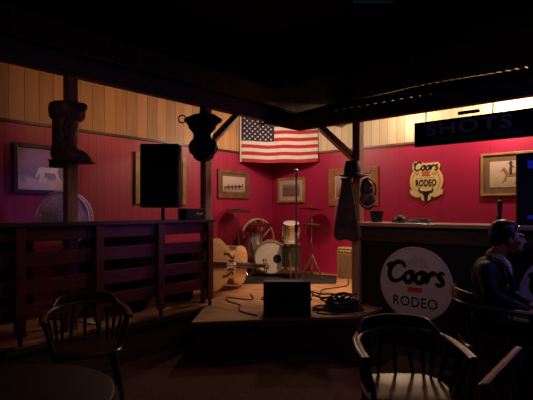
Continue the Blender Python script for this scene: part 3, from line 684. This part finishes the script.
t = thing('guitar_amplifier', 'small tan tweed amplifier standing against the red wall', 'amplifier', (1.73,-.20,S), .12)
MB().box((0,0,.24), (.29,.22,.48)).obj('cabinet', M['tweed'], t, bevel=.012)
MB().box((0,-.111,.20), (.245,.008,.36)).obj('grille_cloth', M['grille'], t, bevel=.002)
MB().box((0,-.111,.43), (.245,.008,.06)).obj('control_panel', M['chrome'], t)
for k in range(4): MB().lathe([(0,0),(.011,0),(.009,.014),(0,.014)], Matrix.Translation((-.08+.05*k,-.115,.43)) @ RX, 12).obj('knob', M['cream'], t)
MB().tube(bez([(-.06,0,.48),(-.05,0,.505),(.05,0,.505),(.06,0,.48)]), .009, n=8).obj('handle', M['leatherb'], t, smooth=True)

# ------------------------------------------------------------------ front of stage
t = thing('floor_monitor', 'black wedge monitor speaker at the front stage edge', 'speaker', (2.50,-2.73,S), RC)
b = MB(); pr = [(-.15,0),(-.16,.06),(-.13,.355),(-.03,.36),(.17,.14),(.19,.0)]
f = [b.bm.verts.new((-.235,y,z)) for y, z in pr]; g = [b.bm.verts.new((.235,y,z)) for y, z in pr]
b.bm.faces.new(f[::-1]); b.bm.faces.new(g)
for i in range(6): b.bm.faces.new((f[i],f[(i+1)%6],g[(i+1)%6],g[i]))
b.obj('cabinet', M['black'], t, bevel=.010)
sl = Matrix.Rotation(math.atan2(-.22,.20),3,'X')
MB().box((0,.073,.253), (.43,.27,.008), sl).obj('grille', M['blackf'], t)
for sx in (-1,1): MB().tube(bez([(sx*.236,-.05,.16),(sx*.25,-.045,.16),(sx*.25,.045,.16),(sx*.236,.05,.16)]), .008, n=6).obj('handle', M['black'], t)
MB().box((0,-.152,.16), (.10,.012,.07), Matrix.Rotation(-.1,3,'X')).obj('jack_plate', M['blackf'], t)
t = thing('microphone_stand', 'straight microphone stand behind the wedge monitor', 'microphone stand', (2.325,-2.335,S), RC)
MB().lathe([(0,0),(.13,0),(.13,.012),(.10,.022),(.02,.03),(0,.03)], n=32).obj('base', M['black'], t, smooth=True)
MB().tube([(0,0,.02),(0,0,.86)], .0125).obj('lower_pole', M['pole'], t, smooth=True)
MB().tube([(0,0,.84),(0,0,1.44)], .0105).obj('upper_pole', M['pole'], t, smooth=True)
MB().tube([(0,0,.82),(0,0,.90)], .018).obj('clutch', M['black'], t, smooth=True)
t = thing('microphone', 'black microphone clipped on top of the straight stand', 'microphone', (2.325,-2.335,S+1.44), RC)
MB().tube([(.0,0,-.01),(.0,.0,.025)], .012).obj('clip', M['black'], t)
MB().tube([(.01,.085,-.01),(0,-.01,.028),(-.005,-.05,.045)], [.010,.014,.019], n=14).obj('handle', M['black'], t, smooth=True)
MB().ball((-.008,-.07,.053), .026).obj('mesh_head', M['steel'], t, smooth=True)

b = MB(); rnd = random.Random(3)
for k in range(16):
    R_, zz = .06+.12*rnd.random(), .015+.13*rnd.random()**1.4
    cx_, cy_ = rnd.uniform(-.13,.13), rnd.uniform(-.07,.07); n = 22; ph = rnd.random()*6; tl = rnd.uniform(-.25,.25)
    pts = [(cx_+R_*math.cos(2*PI*i/n+ph)*1.15, cy_+R_*.75*math.sin(2*PI*i/n+ph), max(.012, zz+tl*R_*math.cos(2*PI*i/n+ph)+.012*math.sin(6*PI*i/n))) for i in range(n+1)]
    b.tube(pts, .010, n=6)
b.ball((0,0,.03), (.17,.10,.07))
o = b.obj('cable_heap', M['cable'], None, smooth=True, loc=(2.80,-2.21,S), rotz=RC); tag(o, 'heap of coiled black cables on stage right of the monitor', 'cables')
def cable(pts, label, r=.007):
    z = S+r
    o = MB().tube([(p.x,p.y,z) for p in bez([(x,y,0) for x,y in pts], 10)], r, n=6).obj('stage_cable', M['cable'], None, smooth=True); tag(o, label, 'cable')
cable([(2.33,-2.99),(2.05,-2.95),(1.85,-2.75),(1.62,-2.70),(1.45,-2.55),(1.75,-2.45),(1.50,-2.20)], 'black cable looping from the monitor past the bass')
cable([(2.30,-2.20),(2.05,-1.95),(2.2,-1.7),(2.02,-1.35),(2.1,-.9),(1.85,-.40)], 'black cable running across the stage to the amplifier')
cable([(2.50,-2.02),(2.55,-1.75),(2.35,-1.55),(2.6,-1.3),(2.55,-.9)], 'short black cable trailing from the cable heap behind the bar end')
cable([(2.93,-2.38),(2.86,-2.46),(2.72,-2.50),(2.66,-2.36)], 'short cable loop at the stage edge beside the monitor')

# ------------------------------------------------------------------ captain's chairs (front faces -y)
def make_chair(label, loc, rotz):
    t = thing('captain_chair', label, 'chair', loc, rotz)
    sp = []
    for k in range(40):
        a = 2*PI*k/40; c, s_ = math.cos(a), math.sin(a)
        sp.append((.255*math.copysign(abs(c)**.55,c), .235*math.copysign(abs(s_)**.6,s_)))
    b = MB(); rings = []
    for f, z in ((.92,.385),(1,.395),(1,.412),(.95,.422),(.6,.410),(.2,.406)):
        rings.append([b.bm.verts.new((x*f,y*f,z)) for x, y in sp])
    for A, B in zip(rings, rings[1:]):
        for k in range(40): b.bm.faces.new((A[k],A[(k+1)%40],B[(k+1)%40],B[k]))
    b.bm.faces.new(rings[0][::-1]); b.bm.faces.new(rings[-1]); b.obj('seat', M['chair'], t, smooth=True)
    for sx in (-1,1):
        for sy in (-1,1):
            a = Vector((sx*.185,sy*.165,.395)); c = Vector((sx*.245,sy*.225,0)); d = c-a
            MB().tube([a+d*f for f in (0,.12,.2,.28,.34,.45,.6,.75,.82,.88,1)], [.016,.018,.024,.018,.022,.025,.021,.017,.020,.015,.013], n=12).obj('leg', M['chair'], t, smooth=True)
    for sx in (-1,1): MB().tube([(sx*.215,-.195,.20),(sx*.215,0,.20),(sx*.215,.195,.20)], [.009,.013,.009], n=8).obj('stretcher', M['chair'], t, smooth=True)
    MB().tube([(-.215,0,.20),(0,0,.20),(.215,0,.20)], [.009,.013,.009], n=8).obj('stretcher', M['chair'], t, smooth=True)
    bow = bez([(-.285,-.235,.665),(-.290,-.10,.675),(-.275,.06,.685),(-.215,.185,.695),(-.11,.25,.70),(0,.268,.70),(.11,.25,.70),(.215,.185,.695),(.275,.06,.685),(.290,-.10,.675),(.285,-.235,.665)], 6)
    MB().tube(bow, [.026 if 6 < i < len(bow)-7 else .027 for i in range(len(bow))], n=12, flat=.5).obj('arm_bow', M['chairl'], t, smooth=True)
    cr = bez([(-.245,.135,.70),(-.19,.215,.735),(-.10,.262,.745),(0,.278,.748),(.10,.262,.745),(.19,.215,.735),(.245,.135,.70)], 6)
    b = MB(); n = len(cr); R4 = []
    for i, p in enumerate(cr):
        h = .038*min(1, .25+1.6*math.sin(PI*i/(n-1))); q = Vector((p.x,p.y,0)).normalized()*.014
        R4.append([b.bm.verts.new(p+w) for w in (q+Vector((0,0,-h)), q+Vector((0,0,h)), -q+Vector((0,0,h)), -q+Vector((0,0,-h)))])
    for A, B in zip(R4, R4[1:]):
        for k in range(4): b.bm.faces.new((A[k],A[(k+1)%4],B[(k+1)%4],B[k]))
    b.bm.faces.new(R4[0][::-1]); b.bm.faces.new(R4[-1]); b.obj('crest_rail', M['chair'], t, bevel=.008)
    for k in range(13):
        f = .055+.89*k/12; p = bow[int(round(f*(len(bow)-1)))]; a = math.atan2(p.y+.02,p.x)
        c, s_ = math.cos(a), math.sin(a); q = Vector((.232*math.copysign(abs(c)**.55,c), .212*math.copysign(abs(s_)**.6,s_), .412))
        w = 1.5 if k in (0,12) else 1
        MB().tube([q+(p-q)*u for u in (0,.2,.45,.7,1)], [.009*w,.012*w,.014*w,.010*w,.008*w], n=8).obj('spindle', M['chair'], t, smooth=True)
    return t
ch = make_chair('dark wooden captain chair with lit seat, nearest the wedge monitor', (4.235,-3.798,0), RC)
dup(ch, (2.07,-4.63,0), RC+math.radians(25), 'dark wooden captain chair below the railing, beside the round table')
t = thing('dining_chair', 'straight-backed wooden chair with worn top rail at lower right', 'chair', (4.91,-4.50,0), PI/2)
MB().box((0,-.26,.445), (.42,.42,.035)).obj('seat', M['chair'], t, bevel=.012)
for sx in (-1,1):
    MB().tube([(sx*.19,-.06,0),(sx*.19,-.055,.45),(sx*.215,.0,.87)], [.018,.020,.017], n=10).obj('leg', M['chair'], t, smooth=True)
    MB().tube([(sx*.18,-.44,0),(sx*.18,-.44,.44)], [.015,.021], n=10).obj('leg', M['chair'], t, smooth=True)
    MB().tube([(sx*.185,-.44,.2),(sx*.19,-.06,.2)], .011, n=8).obj('stretcher', M['chair'], t, smooth=True)
b = MB(); b.box((0,.005,.86), (.52,.034,.085), Matrix.Rotation(-.12,3,'X')); b.obj('top_rail', M['railworn'], t, bevel=.012)
for k in range(5): MB().tube([(-.14+.07*k,-.055,.46),(-.15+.075*k,.0,.83)], .008, n=8).obj('spindle', M['chair'], t, smooth=True)
mc = dup(ch, (4.40,-2.60,0), math.radians(118), 'dark wooden captain chair the suited man sits in')
mc.scale = (1,1,1.1)

t = thing('round_table', 'dark round table at the lower left beside an empty chair', 'table', (3.50,-5.70,0))
MB().lathe([(0,.715),(.40,.715),(.42,.725),(.42,.745),(.41,.75),(0,.75)], n=56).obj('tabletop', M['blackw'], t, smooth=True)
MB().lathe([(0,.05),(.05,.05),(.035,.15),(.035,.62),(.06,.715),(0,.715)], n=20).obj('pedestal', M['black'], t, smooth=True)
for k in range(4):
    a = PI/2*k+.4; MB().tube([(0,0,.08),(.28*math.cos(a),.28*math.sin(a),.018)], [.025,.018], n=8).obj('foot', M['black'], t, smooth=True)

# ------------------------------------------------------------------ seated man (faces -y of his own frame)
t = thing('person', 'seated man in dark suit and open checked collar at the bar', 'person', (4.42,-2.57,0), math.radians(98))
def turn_head(o, deg=24):
    for v in o.data.vertices:
        f = min(1, max(0, (v.co.z-1.07)/.07)); c = Vector((0,.03+HO*.6,0)); p = v.co-c
        v.co = c + Matrix.Rotation(math.radians(deg)*f,3,'Z') @ p
    return o
HO = -.075                                  # head carried slightly forward
b = MB()
b.ball((0,.025+HO,1.272), (.074,.094,.088)); b.ball((0,-.03+HO,1.215), (.060,.068,.080)); b.ball((0,-.045+HO,1.168), (.046,.050,.036)); b.ball((0,-.088+HO,1.150), (.022,.020,.018))
b.cap((0,-.094+HO,1.240),(0,-.119+HO,1.206), .010,.0145); b.ball((0,-.105+HO,1.203), (.019,.014,.011)); b.ball((0,-.080+HO,1.262), (.050,.022,.014))
b.ball((0,-.096+HO,1.186), (.024,.012,.0075)); b.ball((0,-.094+HO,1.174), (.022,.013,.008))
for sx in (-1,1):
    b.ball((sx*.076,.012+HO,1.222), (.010,.022,.033)); b.ball((sx*.045,-.06+HO,1.215), (.022,.022,.018))
    # shoulder - elbow - wrist
    b.cap((sx*.175,.05,1.015),(sx*.250,.02,.835), .048,.040); b.cap((sx*.250,.02,.835),(sx*.125,-.225,.715), .038,.026)
    P = Vector((sx*.105,-.275,.695)); b.ball(P, (.038,.048,.017), Matrix.Rotation(sx*.35,3,'Z')); b.cap((sx*.125,-.225,.715), P, .024,.022)
    for k, (dx, ln) in enumerate(((-.027,.058),(-.009,.068),(.009,.064),(.027,.050))):
        o_ = P+Vector((dx,-.040,.002)); k1 = o_+Vector((dx*.25-sx*.008,-ln*.55,-.002)); k2 = k1+Vector((-sx*.004,-ln*.5,-.018))
        b.cap(o_, k1, .0088,.0082); b.cap(k1, k2, .0082,.0072)
    th = P+Vector((-sx*.034,.012,.0)); b.cap(th, th+Vector((-sx*.026,-.030,-.002)), .011,.010); b.cap(th+Vector((-sx*.026,-.030,-.002)), th+Vector((-sx*.030,-.060,-.012)), .0095,.0085)
    b.cap((sx*.09,.03,.60),(sx*.125,-.42,.585), .065,.050); b.cap((sx*.125,-.42,.585),(sx*.13,-.44,.09), .046,.032); b.ball((sx*.13,-.50,.05), (.036,.10,.032))
b.cap((0,.02+HO*.8,1.18),(0,.055,1.03), .054,.060); b.ball((0,.05,.95), (.155,.095,.13)); b.ball((0,.05,.76), (.14,.095,.16)); b.ball((0,.05,.62), (.15,.10,.10))
turn_head(b.blob('body', M['skin'], t, .007, 4))
for sx in (-1,1):
    turn_head(MB().ball((sx*.030,-.082+HO,1.236), (.014,.011,.010)).obj('eye', M['eye'], t, smooth=True))
    turn_head(MB().tube(bez([(sx*.014,-.100+HO,1.257),(sx*.032,-.096+HO,1.262),(sx*.050,-.078+HO,1.255)]), .005, n=6).obj('eyebrow', M['hair'], t, smooth=True))
b = MB(); b.ball((0,.035+HO,1.300), (.083,.098,.080)); b.ball((0,.075+HO,1.255), (.076,.065,.082)); b.ball((0,-.016+HO,1.338), (.060,.055,.030)); b.ball((.01,-.038+HO,1.334), (.042,.030,.020))
for sx in (-1,1): b.ball((sx*.070,.022+HO,1.268), (.014,.05,.045)); b.ball((sx*.072,-.008+HO,1.245),(.008,.014,.026))
turn_head(b.blob('hair', M['hair'], t, .008, 4))
b = MB(); b.ball((0,.055,.93), (.185,.128,.17)); b.ball((0,.05,.76), (.170,.128,.18)); b.ball((0,.05,.63), (.178,.135,.12)); b.ball((0,.075,1.03), (.12,.08,.06))
for sx in (-1,1):
    b.ball((sx*.155,.06,1.015), (.078,.080,.062)); b.cap((sx*.185,.055,1.005),(sx*.255,.02,.84), .066,.056); b.cap((sx*.255,.02,.84),(sx*.145,-.185,.735), .054,.040)
b.blob('jacket', M['suit'], t, .012, 8)
b = MB()
for sx in (-1,1): b.tube(bez([(sx*.055,.045,1.098),(sx*.085,-.035,1.07),(sx*.075,-.085,.98),(sx*.02,-.105,.83)]), [.012]*8+[.018]*8+[.020]*8+[.008], n=8, flat=.5)
b.obj('lapel', M['suit'], t, smooth=True)
b = MB(); b.ball((0,-.012,.985), (.066,.092,.115)); b.cap((0,.012,1.06),(0,.02,1.095), .070,.064); b.blob('shirt', M['shirt'], t, .010, 4)
for sx in (-1,1):
    b = MB(); pts = [(sx*.010,-.066,1.078),(sx*.056,-.035,1.118),(sx*.072,.03,1.122),(sx*.082,.02,1.075),(sx*.085,-.055,1.052),(sx*.045,-.098,1.020)]
    b.bm.faces.new([b.bm.verts.new(p) for p in pts]); o = b.obj('collar', M['shirt'], t); q = o.modifiers.new('s','SOLIDIFY'); q.thickness = .006
b = MB(); b.ball((0,.05,.60), (.168,.125,.098))
for sx in (-1,1): b.cap((sx*.09,.03,.598),(sx*.128,-.42,.585), .086,.068); b.cap((sx*.128,-.42,.585),(sx*.13,-.445,.11), .064,.052)
b.blob('trousers', M['trouser'], t, .014, 6)
for sx in (-1,1):
    b = MB(); b.ball((sx*.13,-.505,.05), (.046,.125,.045)); b.ball((sx*.13,-.43,.07), (.046,.05,.055)); o = b.blob('shoe', M['black'], t, .010, 4)
    for v in o.data.vertices: v.co.z = max(v.co.z, .003)

# ------------------------------------------------------------------ ceiling vent
t = thing('ceiling_vent', 'small teal-lit slatted vent on the black ceiling', 'vent', (3.15,-2.05,3.70), RC)
b = MB()
for s_ in (-1,1): b.box((s_*.20,0,-.012), (.02,.30,.024)); b.box((0,s_*.15,-.012), (.42,.02,.024))
b.obj('frame', M['teal'], t)
b = MB()
for k in range(7): b.box((-.15+.05*k,0,-.010), (.022,.28,.012), Matrix.Rotation(.5,3,'Y'))
b.obj('slat_panel', M['teal'], t)

# ------------------------------------------------------------------ pieces that belong to a part
SUB = {'horse_figure':'print','rider_figure':'print','lug':'shell','stars':'cloth','knob':'control_panel','hat_band':'crown','stitching':'boot_body','buckle':'pouch',
       'banner_lettering':'banner','port_hole':'drum_head','lapel':'jacket','collar':'shirt','lettering':'board','small_print':'board','white_marking':'case',
       'rim_line':'disc','mountain':'disc','jack_plate':'cabinet','edge_piping':'leg_panel','fringe':'leg_panel','wing_nut':'upper_tube','corner':'shell'}
for o in list(C.objects):
    k = o.name.split('.')[0]
    if o.parent and o.parent.type == 'EMPTY' and k in SUB:
        for q in o.parent.children:
            if q.name.split('.')[0] == SUB[k]: o.parent = q; break

# ------------------------------------------------------------------ lights
def light(kind, name, loc, energy, col, size=.1, aim=None, angle=None, blend=.6):
    l = bpy.data.lights.new(name, kind); l.energy = energy; l.color = col
    if kind == 'AREA': l.size = size
    else: l.shadow_soft_size = size
    if angle: l.spot_size = math.radians(angle); l.spot_blend = blend
    o = bpy.data.objects.new(name, l); C.objects.link(o); o.location = loc
    if aim: o.rotation_euler = (Vector(aim)-Vector(loc)).to_track_quat('-Z','Y').to_euler()
    return o
WARM = (1,.66,.40)
light('POINT', 'bar_lamp', (3.95,-.44,2.79), 58, (1,.70,.46), .06)
light('POINT', 'bar_lamp', (2.75,-.40,2.82), 20, (1,.70,.46), .06)
light('POINT', 'stage_lamp', (1.20,-1.35,2.66), 46, (1,.70,.48), .06)
light('SPOT', 'stage_spot', (2.25,-1.45,2.56), 215, (1,.62,.36), .06, (1.85,-1.10,.38), 84, 1.0)
light('SPOT', 'floor_lamp', (2.25,-1.50,2.54), 17, WARM, .06, (3.5,-3.7,0), 100, .8)
for y, e in ((-2.9,13),(-3.75,10)):
    light('SPOT', 'left_lamp', (1.18,y,2.60), e, (1,.49,.22), .06, (0,y-.1,2.80), 105, 1.0)
light('SPOT', 'blue_screen', (5.35,-2.30,2.0), 58, (.36,.16,1), .15, (1.5,-3.68,1.25), 21, .9)
light('SPOT', 'fan_fill', (1.55,-4.0,2.5), 7, (1,.62,.6), .05, (.90,-4.26,1.37), 34, .8)  # added fill that brightens the fan, no real lamp here
light('SPOT', 'hall_fill', (5.75,-3.5,2.2), 3.0, (1,.55,.45), .15, (4.3,-2.5,.9), 85, 1.0)  # added unseen fill to lift the seated man
light('SPOT', 'hall_fill', (2.9,-5.9,2.5), 4.0, (1,.5,.5), .15, (1.5,-4.5,1.6), 75, 1.0)  # added unseen fill for the boot post and the left side
light('SPOT', 'picture_fill', (1.2,-4.4,2.5), 7, (1,.72,.95), .04, (0,-4.12,1.9), 30, .9)  # added pinkish fill so the white horse picture comes out brighter
light('SPOT', 'hall_fill', (3.9,-4.4,2.7), 26, (1,.66,.60), .1, (3.25,-1.8,.95), 44, 1.0)  # added unseen fill aimed at the bar front and its round sign
light('POINT', 'blue_glint', (5.15,-2.25,1.70), 7.0, (.14,.18,1), .08)
light('SPOT', 'hall_glow', (3.4,-4.2,3.6), 7, (1,.52,.45), .25, (3.0,-3.9,0), 95, .9)

w = bpy.data.worlds.new('night'); bpy.context.scene.world = w; w.use_nodes = True
w.node_tree.nodes['Background'].inputs[0].default_value = (.05,.04,.09,1); w.node_tree.nodes['Background'].inputs[1].default_value = .02

cam = bpy.data.cameras.new('camera'); co = bpy.data.objects.new('camera', cam); C.objects.link(co)
co.location = (5.30,-6.25,1.45); co.rotation_euler = (PI/2, 0, math.atan2(.657,.753))
cam.sensor_width = 36; cam.lens = 440/533*36; cam.shift_y = 10/533; cam.clip_start = .05
bpy.context.scene.camera = co
vs = bpy.context.scene.view_settings; vs.view_transform = 'Standard'; vs.look = 'None'; vs.exposure = 0; vs.gamma = 1
